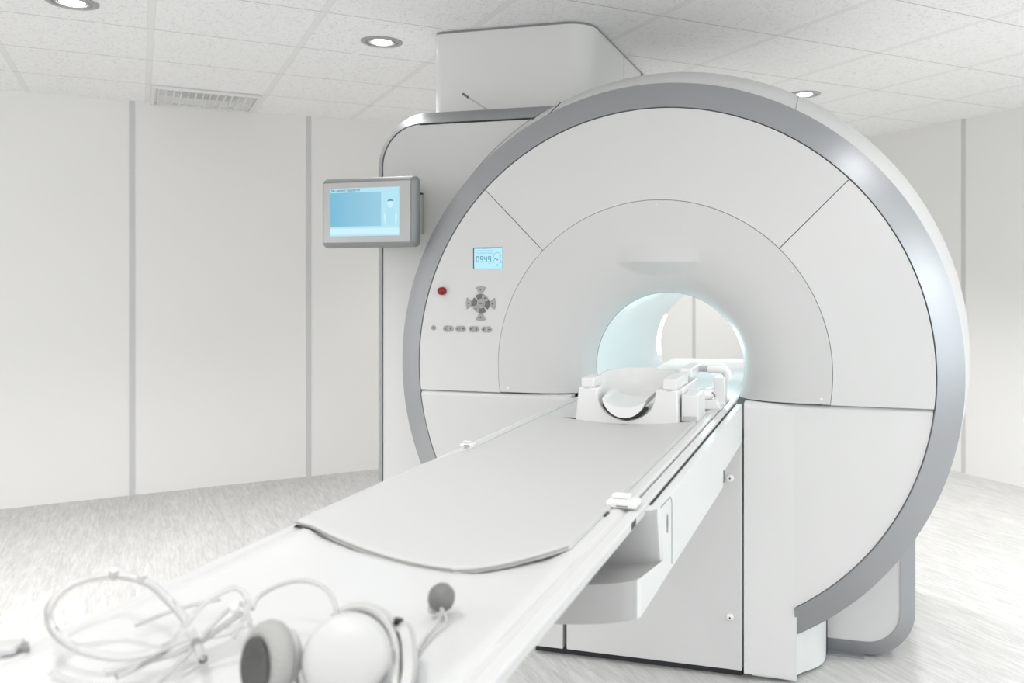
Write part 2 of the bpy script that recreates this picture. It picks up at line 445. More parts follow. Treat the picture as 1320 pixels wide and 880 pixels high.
# seams across the drum shell
for x, z in ((-1.06, 1.965), (-.137, 1.955)):
    bm = bmesh.new(); pa = []
    for y, r, cx, cz in ((YF + .069, 1.0045, GC[0] - .004, GC[1]), (YF + .10, 1.011, -.624, 1.048), (YF + .145, 1.014, -.612, 1.083), (YF + .2, 1.0135, -.611, 1.092), (YF + .27, 1.0135, -.611, 1.092)):
        a = math.atan2(z - GC[1], x - GC[0]) + (y - YF - .07) * (.22 if x > -.5 else -.25)
        pa.append((cx + r * cos(a), y, cz + r * sin(a)))
    tube(bm, pa, .0016 if x < -.5 else .0008, 6); link('shell_seam', bm, DARK if x < -.5 else GAP, sc)

# lower front covers, rounded along the top edge
def top_round(bm, x0, x1, z, r, y, yb, fy=lambda x: 0, n=6):
    prof = [(y + r * (1 - cos(R_(90 * i / n))), z - r + r * sin(R_(90 * i / n))) for i in range(n + 1)] + [(yb, z), (yb, z - r)]
    st = [x0 + (x1 - x0) * i / 10 for i in range(11)]
    loft(bm, [[(x, p[0] + fy(x), p[1]) for p in prof] for x in st])
rt = .018
def fyr(x): return 0. if x < -.328 else (.012 * (x + .328) / .17 if x < -.158 else .012 - .004 * min(1, (x + .158) / .4))
zt = ZS - .0010
xr = GC[0] + math.sqrt(RO ** 2 - (zt - rt - GC[1]) ** 2)
bm = bmesh.new()
prism(bm, [(-.3245, .022), (-.158, .022), (-.158, zt - rt), (-.3245, zt - rt)], YF, YF + .05, fy=fyr)
a_s = -math.degrees(math.acos((-.158 - GC[0]) / RO))
prism(bm, arc(GC, RO, a_s, ang_at(zt - rt, RO), 40) + [(-.158, zt - rt)], YF, YF + .05, fy=fyr)
top_round(bm, -.3245, xr, zt, rt, YF, YF + .05, fyr)
link('lower_right_cover', bm, WHITE_LIT, sc, smooth=25)
bm = bmesh.new()
mx_ = lambda p: (2 * -.632 - p[0], p[1])
xl = GC[0] - math.sqrt(RO ** 2 - (zt - rt - GC[1]) ** 2)
prism(bm, [(-.967, .03), (-1.092, .03), (-1.092, zt - rt), (-.967, zt - rt)], YF, YF + .05)
prism(bm, arc(GC, RO, 180 + math.degrees(math.acos((GC[0] + 1.092) / RO)), 180 - ang_at(zt - rt, RO), 40) + [(-1.092, zt - rt)], YF, YF + .05)
top_round(bm, xl, -.936, zt, rt, YF, YF + .05)
prism(bm, [(-.967, .80), (-.936, .80), (-.936, zt - rt), (-.967, zt - rt)], YF, YF + .05)
link('lower_left_cover', bm, WHITE, sc, smooth=25)
bm = bmesh.new(); prism(bm, rrect(-.9525, -.3305, .03, .795, .004, 3), YF, YF + .03)
link('base_panel', bm, WHITE, sc, bevel=.002)
for z in (.677, .207):
    bm = bmesh.new(); lathe(bm, [(.013, 0), (.013, .003), (.0095, .007), (.004, .0085), (.003, .0075)], (-.371, YF + .0005, z), (0, -1, 0), 24)
    s = link('screw_cap', bm, PLASTIC, sc, smooth=50)
    bm = bmesh.new(); lathe(bm, [(.0025, 0), (.0025, .0015)], (-.371, YF - .0075, z), (0, -1, 0), 10); link('screw_hole', bm, DARK, s)
for (x, z) in ((-1.094, 1.375), (-.625, 1.608), (-.165, 1.375), (-.071, .955), (-1.178, .953)):
    bm = bmesh.new(); lathe(bm, [(.0075, 0), (.0075, .0015), (.005, .0035), (.001, .0042)], (x, YF + .0045, z), (0, -1, 0), 20); link('cover_plug', bm, PLASTIC, sc, smooth=50)
# toe recess and rounded return of the base beside the front cover
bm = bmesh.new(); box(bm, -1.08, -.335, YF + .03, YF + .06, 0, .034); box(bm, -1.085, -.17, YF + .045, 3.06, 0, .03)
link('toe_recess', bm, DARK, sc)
bm = bmesh.new()
pl = [(-.152, YF + .016)] + [tuple(on_z(x, y, .012))[:2] for x, y in smooth_path2([(1025.5, 871), (1034, 866.5), (1043, 863.5), (1051.5, 860.2), (1058, 856.5), (1062.5, 851.8), (1065, 845)])]
pl += [(pl[-1][0], 3.3), (-.3, 3.3), (-.3, YF + .016)]
zt_ = lambda x, y: .36
V0 = [bm.verts.new((x, y, .012)) for x, y in pl]; V1 = [bm.verts.new((x, y, .30)) for x, y in pl]
for i in range(len(pl)): j = (i + 1) % len(pl); face(bm, (V0[i], V0[j], V1[j], V1[i]))
face(bm, V0); face(bm, V1)
link('base_return', bm, BEAM, sc, smooth=40)
bm = bmesh.new(); box(bm, pl[-4][0] + .0004, pl[-4][0] + .0035, 3.16, 3.185, .01, .30); link('base_gap', bm, DARK, sc)

# rear cover plate with rounded corners and silver band
YR = 3.19
bm = bmesh.new()
xi0, xi1, zi0, zi1 = -1.848, .192, .058, 1.982
pts = arc((xi1 - .12, zi0 + .12), .12, -90, 0, 10) + [(xi1, 1.5), (xi1 - .3, zi1)] + arc((xi0 + .17, zi1 - .17), .17, 90, 180, 12) + [(xi0, .498), (-1.35, .498), (-1.35, zi0)]
up = [(BC[0] + .345 * cos(R_(t)), BC[1] + .345 * sin(R_(t))) for t in range(180, -1, -6)]
dn = [(BC[0] + .345 * cos(R_(t)), BC[1] + .345 * sin(R_(t))) for t in range(0, -181, -6)]
top_ = [p for p in pts if p[1] > BC[1]]; low_r = [p for p in pts if p[1] < BC[1] and p[0] > -1]; low_l = [p for p in pts if p[1] < BC[1] and p[0] < -1]
prism(bm, [(xi1, BC[1])] + top_ + [(xi0, BC[1])] + up, YR, 4.05)
prism(bm, low_r + [(xi1, BC[1])] + dn + [(xi0, BC[1])] + low_l, YR, 4.05)
rear = link('rear_cover', bm, WHITE, sc, smooth=30)
def band_path(segs, db, yb, name, mt, lip=.004):
    bm = bmesh.new(); R0 = []; R1 = []; R2 = []; R3 = []
    for (x, z, nx, nz) in segs:
        R0.append((x - nx * .001, YR + .014, z - nz * .001)); R1.append((x + nx * lip, YR - .004, z + nz * lip))
        R2.append((x + nx * db, YR + yb, z + nz * db)); R3.append((x + nx * (db + .004), 4.05, z + nz * (db + .004)))
    loft(bm, [R0, R1, R2, R3], False, False)
    link(name, bm, mt, sc, smooth=50)
seg = [(xi0, .498, -1, 0), (xi0, 1.0, -1, 0), (xi0, zi1 - .17, -1, 0)]
for i in range(1, 13):
    a = R_(180 - 90 * i / 12); seg.append((xi0 + .17 + .17 * cos(a), zi1 - .17 + .17 * sin(a), cos(a), sin(a)))
seg += [(-1.2, zi1, 0, 1), (-.6, zi1, 0, 1)]
band_path(seg, .060, .065, 'silver_band', SILVER)
seg = [(xi1, 1.3, 1, 0), (xi1, .6, 1, 0), (xi1, zi0 + .12, 1, 0)]
for i in range(1, 13):
    a = R_(0 - 90 * i / 12); seg.append((xi1 - .12 + .12 * cos(a), zi0 + .12 + .12 * sin(a), cos(a), sin(a)))
seg += [(-.1, zi0, 0, -1), (-.3, zi0, 0, -1)]
band_path(seg, .050, .012, 'silver_band', SILVER, -.001)
bm = bmesh.new(); prism(bm, [(xi0 + .17, zi1 - .003), (xi0 + .17, zi1 + .001), (-1.1, zi1 + .001), (-1.1, zi1 - .003)], YR - .0005, YR + .01); link('band_gap', bm, DARK, sc)
bm = bmesh.new(); box(bm, -.058, .07, YR - .012, YR + .1, .0, .008); link('floor_plate', bm, SILVER, sc)
bm = bmesh.new(); tube(bm, [(-.62 + 1.075 * cos(R_(a)) - .012, YR - .0008, 1.075 + 1.062 * sin(R_(a))) for a in range(118, 206, 2)], .0012, 6); link('cover_seam', bm, GAP, sc)
bm = bmesh.new(); box(bm, -1.34, .10, 3.25, 4.0, 0, .06); link('plinth', bm, BEAM, sc)

# --- display on the front cover
def P3(x, z, dy=0): return (x, YF - dy, z)
def flat(bm, pts, dy, th=.0004, plane_y=None):
    y = (YF if plane_y is None else plane_y) - dy
    prism(bm, pts, y - th, y)
dx0, dx1, dz0, dz1 = -1.313, -1.197, 1.386, 1.464
bm = bmesh.new(); prism(bm, [(dx0, dz0), (dx1, dz0), (dx1, dz1), (dx0, dz1)], YF - .0006, YF + .002); disp = link('time_display', bm, BLACK, sc)
SC_DD = emi('display_light_blue', (.50, .84, .96), 1.0)
bm = bmesh.new(); flat(bm, [(dx0 + .004, dz0 + .0005), (dx1 - .0005, dz0 + .0005), (dx1 - .0005, dz1 - .0015), (dx0 + .05, dz1 - .004), (dx0 + .004, dz1 - .0035)], .0007); link('display_glass', bm, SC_DD, disp)
SEG = {'0': 'abcdef', '9': 'abcdfg', '4': 'bcfg'}
bm = bmesh.new()
def seg7(bm, ch, x, z, w, h, t=.0030):
    S = {'a': (x, x + w, z + h - t, z + h), 'd': (x, x + w, z, z + t), 'g': (x, x + w, z + h / 2 - t / 2, z + h / 2 + t / 2),
         'f': (x, x + t, z + h / 2 + .0008, z + h - .0008), 'b': (x + w - t, x + w, z + h / 2 + .0008, z + h - .0008), 'e': (x, x + t, z + .0008, z + h / 2 - .0008), 'c': (x + w - t, x + w, z + .0008, z + h / 2 - .0008)}
    for q in SEG[ch]:
        a, b_, c, d_ = S[q]; flat(bm, [(a, c), (b_, c), (b_, d_), (a, d_)], .0012)
for i, ch in enumerate('0949'): seg7(bm, ch, dx0 + .0125 + i * .0157, dz0 + .0235, .0115, .0225)
flat(bm, [(dx0 + .061, dz0 + .0185), (dx0 + .070, dz0 + .0185), (dx0 + .070, dz0 + .0195), (dx0 + .061, dz0 + .0195)], .0012)
link('display_digits', bm, SC_D, disp)
bm = bmesh.new()
cxx, czz = dx0 + .0955, dz0 + .045
def thin(bm, path, w, dy, yy=None):
    for (a, b_) in zip(path, path[1:]):
        a = Vector(a); b_ = Vector(b_); n_ = (b_ - a); n_ = Vector((-n_.y, n_.x)).normalized() * w
        flat(bm, [tuple(a - n_), tuple(b_ - n_), tuple(b_ + n_), tuple(a + n_)], dy, plane_y=yy)
thin(bm, arc((cxx, czz), .0145, -15, 195, 18), .0007, .0012)
thin(bm, [(cxx - .018, dz0 + .0225), (cxx - .012, dz0 + .0225)], .0007, .0012); thin(bm, [(cxx + .012, dz0 + .0225), (cxx + .018, dz0 + .0225)], .0007, .0012)
thin(bm, [(cxx - .018, dz0 + .0225), (cxx - .009, dz0 + .0385), (cxx + .009, dz0 + .0385), (cxx + .018, dz0 + .0225)], .0007, .0012)
flat(bm, arc((cxx, dz0 + .031), .004, 0, 180, 8), .0012); flat(bm, arc((cxx - .008, dz0 + .036), .0018, 0, 360, 8)[:-1], .0012)
link('tunnel_symbol', bm, SC_D, disp)
SC_F = emi('display_faint_blue', (.36, .72, .86), .95)
bm = bmesh.new()
for r in range(2):
    for i in range(16):
        x = dx0 + .010 + i * .0044; z = dz1 - .0145 - r * .009
        flat(bm, [(x, z), (x + .0032, z), (x + .0032, z + .006), (x, z + .006)], .0012)
g_ = link('display_grid', bm, SC_F, disp)
bm = bmesh.new(); flat(bm, arc((cxx, dz0 + .0135), .005, 0, 360, 12)[:-1], .0012); link('display_dot', bm, SC_F, disp)

# --- red stop button
bm = bmesh.new(); lathe(bm, [(.0150, 0), (.0150, .010), (.0143, .017), (.012, .022), (.005, .0245), (.0005, .025)], (-1.435, YF - .0006, 1.304), (0, -1, 0), 28)
link('stop_button', bm, RED, sc, smooth=50)

# --- key pad
kc = (-1.2825, 1.2585)
def key(name, pts, m_, depth=.004, mark=None, cen=None):
    bm = bmesh.new(); prism(bm, pts, YF - depth, YF + .001); o = link(name, bm, m_, sc, bevel=.0012)
    if mark:
        c = cen; s = .0038
        bm = bmesh.new()
        sh = {'u': [(-s, -s * .6), (s, -s * .6), (0, s)], 'd': [(s, s * .6), (-s, s * .6), (0, -s)], 'l': [(s * .6, -s), (s * .6, s), (-s, 0)], 'r': [(-s * .6, s), (-s * .6, -s), (s, 0)],
              'o': [(s * .8 * cos(R_(a)), s * .8 * sin(R_(a))) for a in range(0, 360, 40)], '-': [(-s * 1.3, -s * .4), (s * 1.3, -s * .4), (s * 1.3, s * .4), (-s * 1.3, s * .4)]}[mark]
        flat(bm, [(c[0] + p[0], c[1] + p[1]) for p in sh], depth + .0001); link('key_mark', bm, BTN_M, o)
    return o
for a, mk in ((90, 'd'), (180, 'l'), (270, 'u'), (0, 'r')):
    r0, r1 = .0395, .0625
    base = arc((0, 0), r1, a - 20, a + 20, 8) + [(r0 * cos(R_(a + 11)), r0 * sin(R_(a + 11))), (r0 * cos(R_(a - 11)), r0 * sin(R_(a - 11)))]
    key('arrow_key', [(kc[0] + p[0] * .93, kc[1] + p[1]) for p in base], BTN, .004, mk, (kc[0] + .051 * .93 * cos(R_(a)), kc[1] + .051 * sin(R_(a))))
def sector(a, b_, r0=.0175, r1=.0355): return [(kc[0] + p[0] * .96, kc[1] + p[1] * 1.0) for p in arc((0, 0), r1, a, b_, 8) + arc((0, 0), r0, b_, a, 6)]
for a, b_, m_, mk in ((80, 128, BTN_D, None), (20, 79, BTN, 'o'), (-38, 19, BTN_D, None), (142, 195, BTN_D, None), (196, 258, BTN, 'o'), (259, 308, BTN_D, None)):
    am = R_((a + b_) / 2)
    key('dial_key', sector(a, b_), m_, .0035, mk, (kc[0] + .0265 * cos(am), kc[1] + .0265 * sin(am)))
key('centre_key', [(kc[0] + p[0] * .95, kc[1] + p[1]) for p in arc((0, 0), .0135, 0, 360, 24)[:-1]], BTN, .004, '-', kc)
key('round_key', arc((-1.473, 1.167), .0095, 0, 360, 18)[:-1], BTN, .003, 'o', (-1.473, 1.167))
for i, cx in enumerate((-1.413, -1.363, -1.310, -1.259)):
    z = 1.1645
    L_ = [(cx - .002, z - .011), (cx - .002, z + .011)] + [(cx - .010 - .011 * sin(R_(t)), z + .011 * cos(R_(t))) for t in range(0, 181, 20)]
    key('pill_key', L_, BTN, .003, 'o', (cx - .011, z))
    key('pill_key', [(2 * cx - p[0], p[1]) for p in L_][::-1], BTN, .003, '-' if i % 2 else 'o', (cx + .011, z))

# ================================================================ DUCT COVER ON TOP
dc = thing('duct_cover', 'tall white rounded box rising from the scanner top to the ceiling', 'duct', (-1.4, 3.9, 2.05))
def plan(x0, x1, y0, y1, rl, rr, n=8):
    o = [(x0, y1)] + [(x0 + rl - rl * cos(R_(t * 90 / n)), y0 + rl - rl * sin(R_(t * 90 / n))) for t in range(n + 1)]
    o += [(x1 - rr + rr * sin(R_(t * 90 / n)), y0 + rr - rr * cos(R_(t * 90 / n))) for t in range(n + 1)] + [(x1, y1)]
    return o
bm = bmesh.new(); prism(bm, plan(-1.765, -1.035, 3.468, 4.055, .05, .11), 2.048, HC - .012, 'xy')
DUCT = mat('duct_white', (.70, .70, .69), .38, coat=.2); fine_grain(DUCT)
link('front_shell', bm, DUCT, dc, smooth=30)
bm = bmesh.new(); prism(bm, [(-1.765, 4.06), (-1.036, 4.06), (-1.036, 4.42), (-1.06, 4.5), (-1.765, 4.5)], 2.048, HC - .012, 'xy')
link('rear_shell', bm, DUCT, dc, smooth=30)
bm = bmesh.new(); prism(bm, [(p[0] * .995 - .007, p[1] + .006) for p in plan(-1.765, -1.035, 3.468, 4.49, .05, .11)], HC - .012, HC - .0005, 'xy'); link('top_gap', bm, GAP, dc)

bm = bmesh.new(); box(bm, -1.0352, -1.0340, 4.054, 4.061, 2.05, HC - .013); link('shell_gap', bm, GAP, dc)
# antenna on the silver band
an = thing('rod_antenna', 'thin metal rod antenna with small beads standing on the scanner top edge', 'antenna', (-1.43, 3.34, 2.047))
bm = bmesh.new(); p0 = Vector((-1.43, 3.34, 2.050)); p1 = Vector((-1.537, 3.31, 2.121))
tube(bm, [p0, p1], .0032, 10); link('rod', bm, CHROME, an, smooth=50)
bm = bmesh.new(); lathe(bm, [(.010, -.003), (.009, .002), (.004, .006)], p0, (0, 0, 1), 16); link('foot', bm, GAP, an, smooth=50)
for t in (.86, .95, 1.03):
    bm = bmesh.new(); ico(bm, p0.lerp(p1, t), (.0062, .0062, .0062), 2); link('bead', bm, BTN_D, an, smooth=80)

# ================================================================ MONITOR
mo = thing('touch_monitor', 'grey framed touch monitor with a light blue screen, left of the scanner', 'monitor', (-1.77, 2.96, 1.61))
MA = R_(3.0); MC = Vector((-1.781, 2.95, 1.607)); MW, MH = .2155, .1365
ax = Vector((cos(MA), sin(MA), 0)); ay = Vector((-sin(MA), cos(MA), 0))
ax = Vector((cos(-MA), sin(-MA), 0)); ay = Vector((-sin(-MA), cos(-MA), 0))
def mp_(x, z, d): return MC + ax * x + ay * d + Vector((0, 0, z))
def mprism(bm, pts, d0, d1):
    A = [bm.verts.new(mp_(p[0], p[1], d0)) for p in pts]; B = [bm.verts.new(mp_(p[0], p[1], d1)) for p in pts]
    n = len(pts); face(bm, A); face(bm, B[::-1])
    for i in range(n): face(bm, (A[i], A[(i + 1) % n], B[(i + 1) % n], B[i]))
bm = bmesh.new()
rr_ = lambda w, h, r: rrect(-w, w, -h, h, r, 6)
rings = [[mp_(p[0], p[1], dd) for p in rr_(w, h, r)] for w, h, r, dd in ((MW - .019, MH - .019, .005, -.0005), (MW - .016, MH - .016, .008, -.001), (MW - .006, MH - .006, .018, .010), (MW, MH, .022, .022), (MW, MH, .022, .034), (MW - .006, MH - .006, .016, .044))]
loft(bm, rings); link('housing', bm, MSILVER, mo, smooth=30)
bm = bmesh.new(); mprism(bm, rr_(MW - .020, MH - .020, .004), -.003, .002); link('bezel', bm, BEZEL, mo)
sx0, sx1, sz0, sz1 = -.1635, .1475, -.0925, .0945
def mq(bm, a, b_, c, d_, dd, th=.0004): mprism(bm, [(a, c), (b_, c), (b_, d_), (a, d_)], -dd - th, -dd)
bm = bmesh.new(); mq(bm, sx0, sx1, sz0, sz1, .0031); scr = link('screen', bm, SC_L, mo)
bm = bmesh.new(); mq(bm, sx0, sx0 + .231, sz0 + .038, sz1 - .017, .0037); link('picture_area', bm, SC_M, scr)
bm = bmesh.new(); mq(bm, sx0, sx1, sz0 + .006, sz0 + .030, .0037); link('button_row', bm, SC_P, scr)
def sil(bm, pts, dd=.0043): mprism(bm, pts, -dd - .0003, -dd)
pcx, pz = sx0 + .2725, sz0 + .0395
body = [(-.0165, 0), (.0165, 0), (.018, .035), (.0215, .037), (.023, .050), (.022, .058), (.016, .0645), (.006, .069), (-.006, .069), (-.016, .0645), (-.022, .058), (-.023, .050), (-.0215, .037), (-.018, .035)]
bm = bmesh.new(); sil(bm, [(pcx + p[0], pz + p[1]) for p in body]); link('body_outline', bm, SC_B, scr)
for s in (-1, 1):
    bm = bmesh.new()
    q = [(.020, .0445), (.0295, .0445), (.0285, .020), (.0225, .004), (.0205, .005), (.022, .022)]
    sil(bm, [(pcx + s * p[0], pz + p[1]) for p in q][::s])
    link('arm_outline', bm, SC_P, scr)
bm = bmesh.new(); sil(bm, [(pcx + p[0], pz + .084 + p[1]) for p in arc((0, 0), .0132, 0, 360, 20)[:-1]]); sil(bm, [(pcx - .006, pz + .066), (pcx + .006, pz + .066), (pcx + .006, pz + .075), (pcx - .006, pz + .075)]); link('head_outline', bm, SC_P, scr)
bm = bmesh.new(); sil(bm, [(pcx + p[0], pz + .087 + p[1]) for p in arc((0, 0), .0142, 15, 165, 14) + [(-.007, .0055), (.007, .0055)]], .0048); link('hair_outline', bm, SC_D, scr)
cu = bpy.data.curves.new('screen_text', 'FONT'); cu.body = 'No patient registered'; cu.size = .0150; cu.extrude = .0002; cu.materials.append(SC_T)
tmp = bpy.data.objects.new('tmp', cu); tme = bpy.data.meshes.new_from_object(tmp); bpy.data.objects.remove(tmp)
tme.materials.clear(); tme.materials.append(SC_T)
to = bpy.data.objects.new('screen_text', tme); C.objects.link(to); to.parent = scr
to.location = mp_(sx0 + .004, sz1 - .0125, -.0045) - mo.location; to.rotation_euler = (PI / 2, 0, -MA)
bm = bmesh.new(); tube(bm, [(-1.81, 2.985, 1.607), (-1.81, 3.195, 1.607)], .022, 14); link('support_arm', bm, MSILVER, mo, smooth=50)
bm = bmesh.new(); box(bm, -1.70, -1.662, 3.172, 3.1895, 1.53, 1.692); link('mount_plate', bm, BEZEL, mo, bevel=.002)
bm = bmesh.new(); box(bm, -1.70, -1.664, 3.170, 3.1895, 1.6925, 1.700); link('plate_end', bm, BLACK, mo)

# ================================================================ PATIENT TABLE
tb = thing('patient_table', 'long white sliding patient table running into the scanner tunnel', 'table', (-.63, 2.0, .76))
TX, TZ = -.63, .936
# tray beam
bm = bmesh.new()
base = [(2.903, .928), (1.575, .928), (1.572, .916), (1.600, .822), (1.412, .852), (1.412, .786), (2.42, .763), (2.44, .802), (2.903, .802)]
bulge_i = {1, 2, 3, 4, 5}
NS = 36; rings = []
for i in range(NS + 1):
    s = -cos(PI * i / NS); x = TX + .301 * s; bl = .09 * math.sqrt(max(0, 1 - s * s))
    rings.append([(x, y - (bl if k in bulge_i else 0), z) for k, (y, z) in enumerate(base)])
loft(bm, rings)
for f_ in bm.faces:
    f_.normal_update()
bmesh.ops.recalc_face_normals(bm, faces=bm.faces)
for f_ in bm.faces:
    if f_.calc_center_median().y < 1.72 and abs(f_.normal.x) < .9 and (f_.normal.y < -.1 or f_.calc_center_median().z < .88): f_.material_index = 1  # front and ledge faces get the painted shade
bmo = link('support_beam', bm, [BEAM, BEAM_SHADE], tb, bevel=.006, seg=3, ang=50)
bm = bmesh.new()   # panel seam and oval emblem on the side of the beam
xs = TX + .3015
tube(bm, [(xs, 1.565, .9285 - .0), (xs, 1.655, .9265), (xs, 1.668, .918), (xs, 1.672, .905), (xs, 1.672, .79)], .0009, 6); link('side_seam', bm, GAP, bmo)
bm = bmesh.new(); tube(bm, [(xs, 1.628 + .0055 * cos(R_(t)), .882 + .018 * sin(R_(t))) for t in range(0, 360, 20)], .0008, 6, True)
tube(bm, [(xs, 1.628, .890), (xs, 1.630, .882), (xs, 1.626, .875)], .0008, 6); link('emblem', bm, GAP, bmo)
bm = bmesh.new(); box(bm, xs - .004, xs + .0012, 2.43, 2.436, .775, .808); link('side_gap', bm, DARK, bmo)

# sliding top
def foot(s): return .36 + .0 + .12 * abs(s) ** 4
prof = [(-1, -.016), (-1, -.003), (-.99, 0), (-.93, .0005), (-.915, -.0025), (-.895, -.0025), (-.88, .0015), (-.84, .003), (-.80, .0015), (-.72, -.006), (-.45, -.012), (0, -.014), (.45, -.012), (.72, -.006), (.80, .0015), (.84, .003), (.88, .0015), (.895, -.0025), (.915, -.0025), (.93, .0005), (.99, 0), (1, -.003), (1, -.016)]
HW = .2765
bm = bmesh.new(); rings = []
ys = [0, .01, .03, .06, .1, .15, .25] + [.4 + i * .25 for i in range(10)]
for yk in ys:
    rings.append([(TX + HW * s * (1 - .04 * max(0, 1 - yk / .1) ** 2), foot(s) + yk * (1) if yk < .3 else .36 + yk, TZ + z) for s, z in prof])
loft(bm, rings)
top = link('table_top', bm, PLATE, tb, smooth=35)
# continuation inside the tunnel
bm = bmesh.new()
loft(bm, [[(TX + .02 + w * s, y, zz - (.006 * (s * s)) + .003 * sin(s * 5) - (0 if t else .0)) for s, t in [(-1, 1), (-.6, 1), (-.2, 1), (.2, 1), (.6, 1), (1, 1)]] + [(TX + .02 + w, y, zz - .02), (TX + .02 - w, y, zz - .02)]
          for y, w, zz in ((3.012, .236, .928), (3.2, .246, .929), (3.8, .246, .929), (4.1, .246, .932), (4.26, .25, .930), (4.50, .26, .926))])
link('tunnel_rail', bm, PLASTIC, tb, smooth=40)
for s in (-1, 1):
    bm = bmesh.new(); box(bm, TX + s * .247 - .0055, TX + s * .247 + .0055, 1.56, 2.95, TZ - .001, TZ + .0065); link('side_rail', bm, PLATE, tb, bevel=.002)
    bm = bmesh.new(); box(bm, TX + s * .2375 - .0022, TX + s * .2375 + .0022, 1.53, 2.93, TZ - .0015, TZ + .0010); link('rail_groove', bm, GAP if s > 0 else STRIP, tb)
    bm = bmesh.new(); box(bm, TX + s * .2435 - .0013, TX + s * .2435 + .0013, .92, 1.24, TZ - .0015, TZ + .0012); link('rail_slot', bm, STRIP, tb)
bm = bmesh.new(); box(bm, TX + HW + .0004, TX + HW + .0042, 1.58, 2.90, TZ - .012, TZ - .0055); link('edge_gap', bm, DARK, tb)
# rail clip: a stepped white block with slots, one each side
def clip(xc, yc, s, k):
    bm = bmesh.new()
    box(bm, xc - .030 * k, xc + .027 * k, yc - .016 * k, yc + .026 * k, TZ + .0035, TZ + .013 * k + .003)
    c = link('rail_clip', bm, PLASTIC, tb, bevel=.003)
    bm = bmesh.new(); box(bm, xc - .024 * k, xc + .010 * k, yc + .002 * k, yc + .022 * k, TZ + .012 * k + .004, TZ + .022 * k + .002); link('clip_tab', bm, PLASTIC, c, bevel=.003)
    bm = bmesh.new(); box(bm, xc - .010 * k, xc + .012 * k, yc - .0168 * k, yc - .015 * k, TZ + .0065, TZ + .0095); link('clip_slot', bm, GAP, c)
    return c
clip(-.387, 1.515, 1, 1.); clip(-.893, 1.945, -1, .62)
bm = bmesh.new(); obox(bm, (-.404, 1.459, TZ + .002), .0028, .012, .0025); link('rail_stop', bm, BLACK, tb)
bm = bmesh.new(); obox(bm, (-.3585, 1.455, TZ - .009), .0055, .016, .006); link('rail_stop', bm, BLACK, tb)

# ---- mattress
bm = bmesh.new(); rings = []
def mz(s): # surface of mattress following the dished top
    z = TZ - .014 + .0165 * min(1, abs(s) / .80) ** 2
    return z + .007 + (.003 if abs(s) < .8 else 0)
S_ = [-.955, -.93, -.88, -.80, -.7, -.55, -.4, -.2, 0, .2, .4, .55, .7, .76, .80, .81]
def fe(s):
    x = TX + HW * s
    return 1.150 + (.005 + .095 * max(0, min(1, (-.555 - x) / .32)) ** 1.3 if x < -.555 else .11 * max(0, (x + .555) / .15) ** 1.8)
def mthick(s): return .007 if s > -.78 else .004
yk = [0, .0015, .006, .02] + [.1 + .1 * i for i in range(11)] + [1.27]
rings = []
for j, y in enumerate(yk):
    row = []
    for s in S_:
        lift = {0: -.002, 1: .003, 2: .005}.get(j, .006)
        zz = TZ - .0135 + .0175 * min(1, abs(s) / .80) ** 2 + lift + (.0035 if s < -.9 else .0) + (.0022 if s == -.8 else 0)
        if abs(s) < .8: pass
        if s == S_[0]: zz = TZ + .001
        if s == S_[-1]: zz = TZ + .002
        yy = fe(s) + y * (2.4262 - fe(s)) / 1.27
        sn = s if s > -.8 else s + (-.80 - s) * .9 * max(0, min(1, (yy - 1.72) / .16))
        row.append((TX + HW * sn, yy, zz))
    bot = [(p[0], p[1], TZ - .0135 + .0175 * min(1, abs((p[0] - TX) / HW) / .80) ** 2 - .0005) for p in reversed(row)]
    rings.append(row + bot)
loft(bm, rings)
tag(link('mattress', bm, MAT_F, smooth=50), 'thin pale grey mattress lying on the white patient table', 'mattress')
bm = bmesh.new()
tube(bm, [(TX + HW * s, fe(s) + .000, TZ - .0135 + .0175 * min(1, abs(s) / .80) ** 2 + .0035 + (.002 if s < -.9 else 0)) for s in [x / 50 for x in range(-47, 41)]], .0016, 6)
mo_ = [o for o in C.objects if o.name == 'mattress'][0]
PIPE = mat('piping_grey', (.33, .325, .31), .6); fine_grain(PIPE)
link('piping', bm, PIPE, mo_, smooth=50)

# ================================================================ HEAD COIL
hc = thing('head_coil', 'white plastic head coil cradle with two side posts on the table', 'head coil', (-.61, 2.5, TZ))
COIL = mat('coil_white', (.74, .74, .735), .3, coat=.3); fine_grain(COIL)
Z0 = TZ - .0125
# U-shaped front with the two posts
hx = -.613
bm = bmesh.new()
out = [(-.770, Z0), (-.764, Z0 + .045), (-.757, 1.030), (-.700, 1.030), (-.699, 1.018)]
out += [(hx - .086 * cos(R_(t)), 1.012 - .073 * sin(R_(t))) for t in (5, 15, 25, 35, 45, 55, 65, 75, 85, 95, 105, 115, 125, 135, 145, 155, 165, 175)]
out += [(-.524, 1.018), (-.523, 1.030), (-.461, 1.030), (-.458, Z0)]
prism(bm, out, 2.425, 2.49); link('front_frame', bm, COIL, hc, bevel=.004)
for x0, x1, y1 in ((-.752, -.712, 2.52), (-.505, -.463, 2.62)):
    bm = bmesh.new(); box(bm, x0, x1, 2.435, y1, 1.0305, 1.058 if x0 < -.6 else 1.062); link('post_cap', bm, COIL, hc, bevel=.003)
    bm = bmesh.new(); lathe(bm, [(.010, 0), (.010, .0012)], ((x0 + x1) / 2, 2.431, 1.0303), (0, 0, 1), 16); link('post_washer', bm, STRIP, hc)
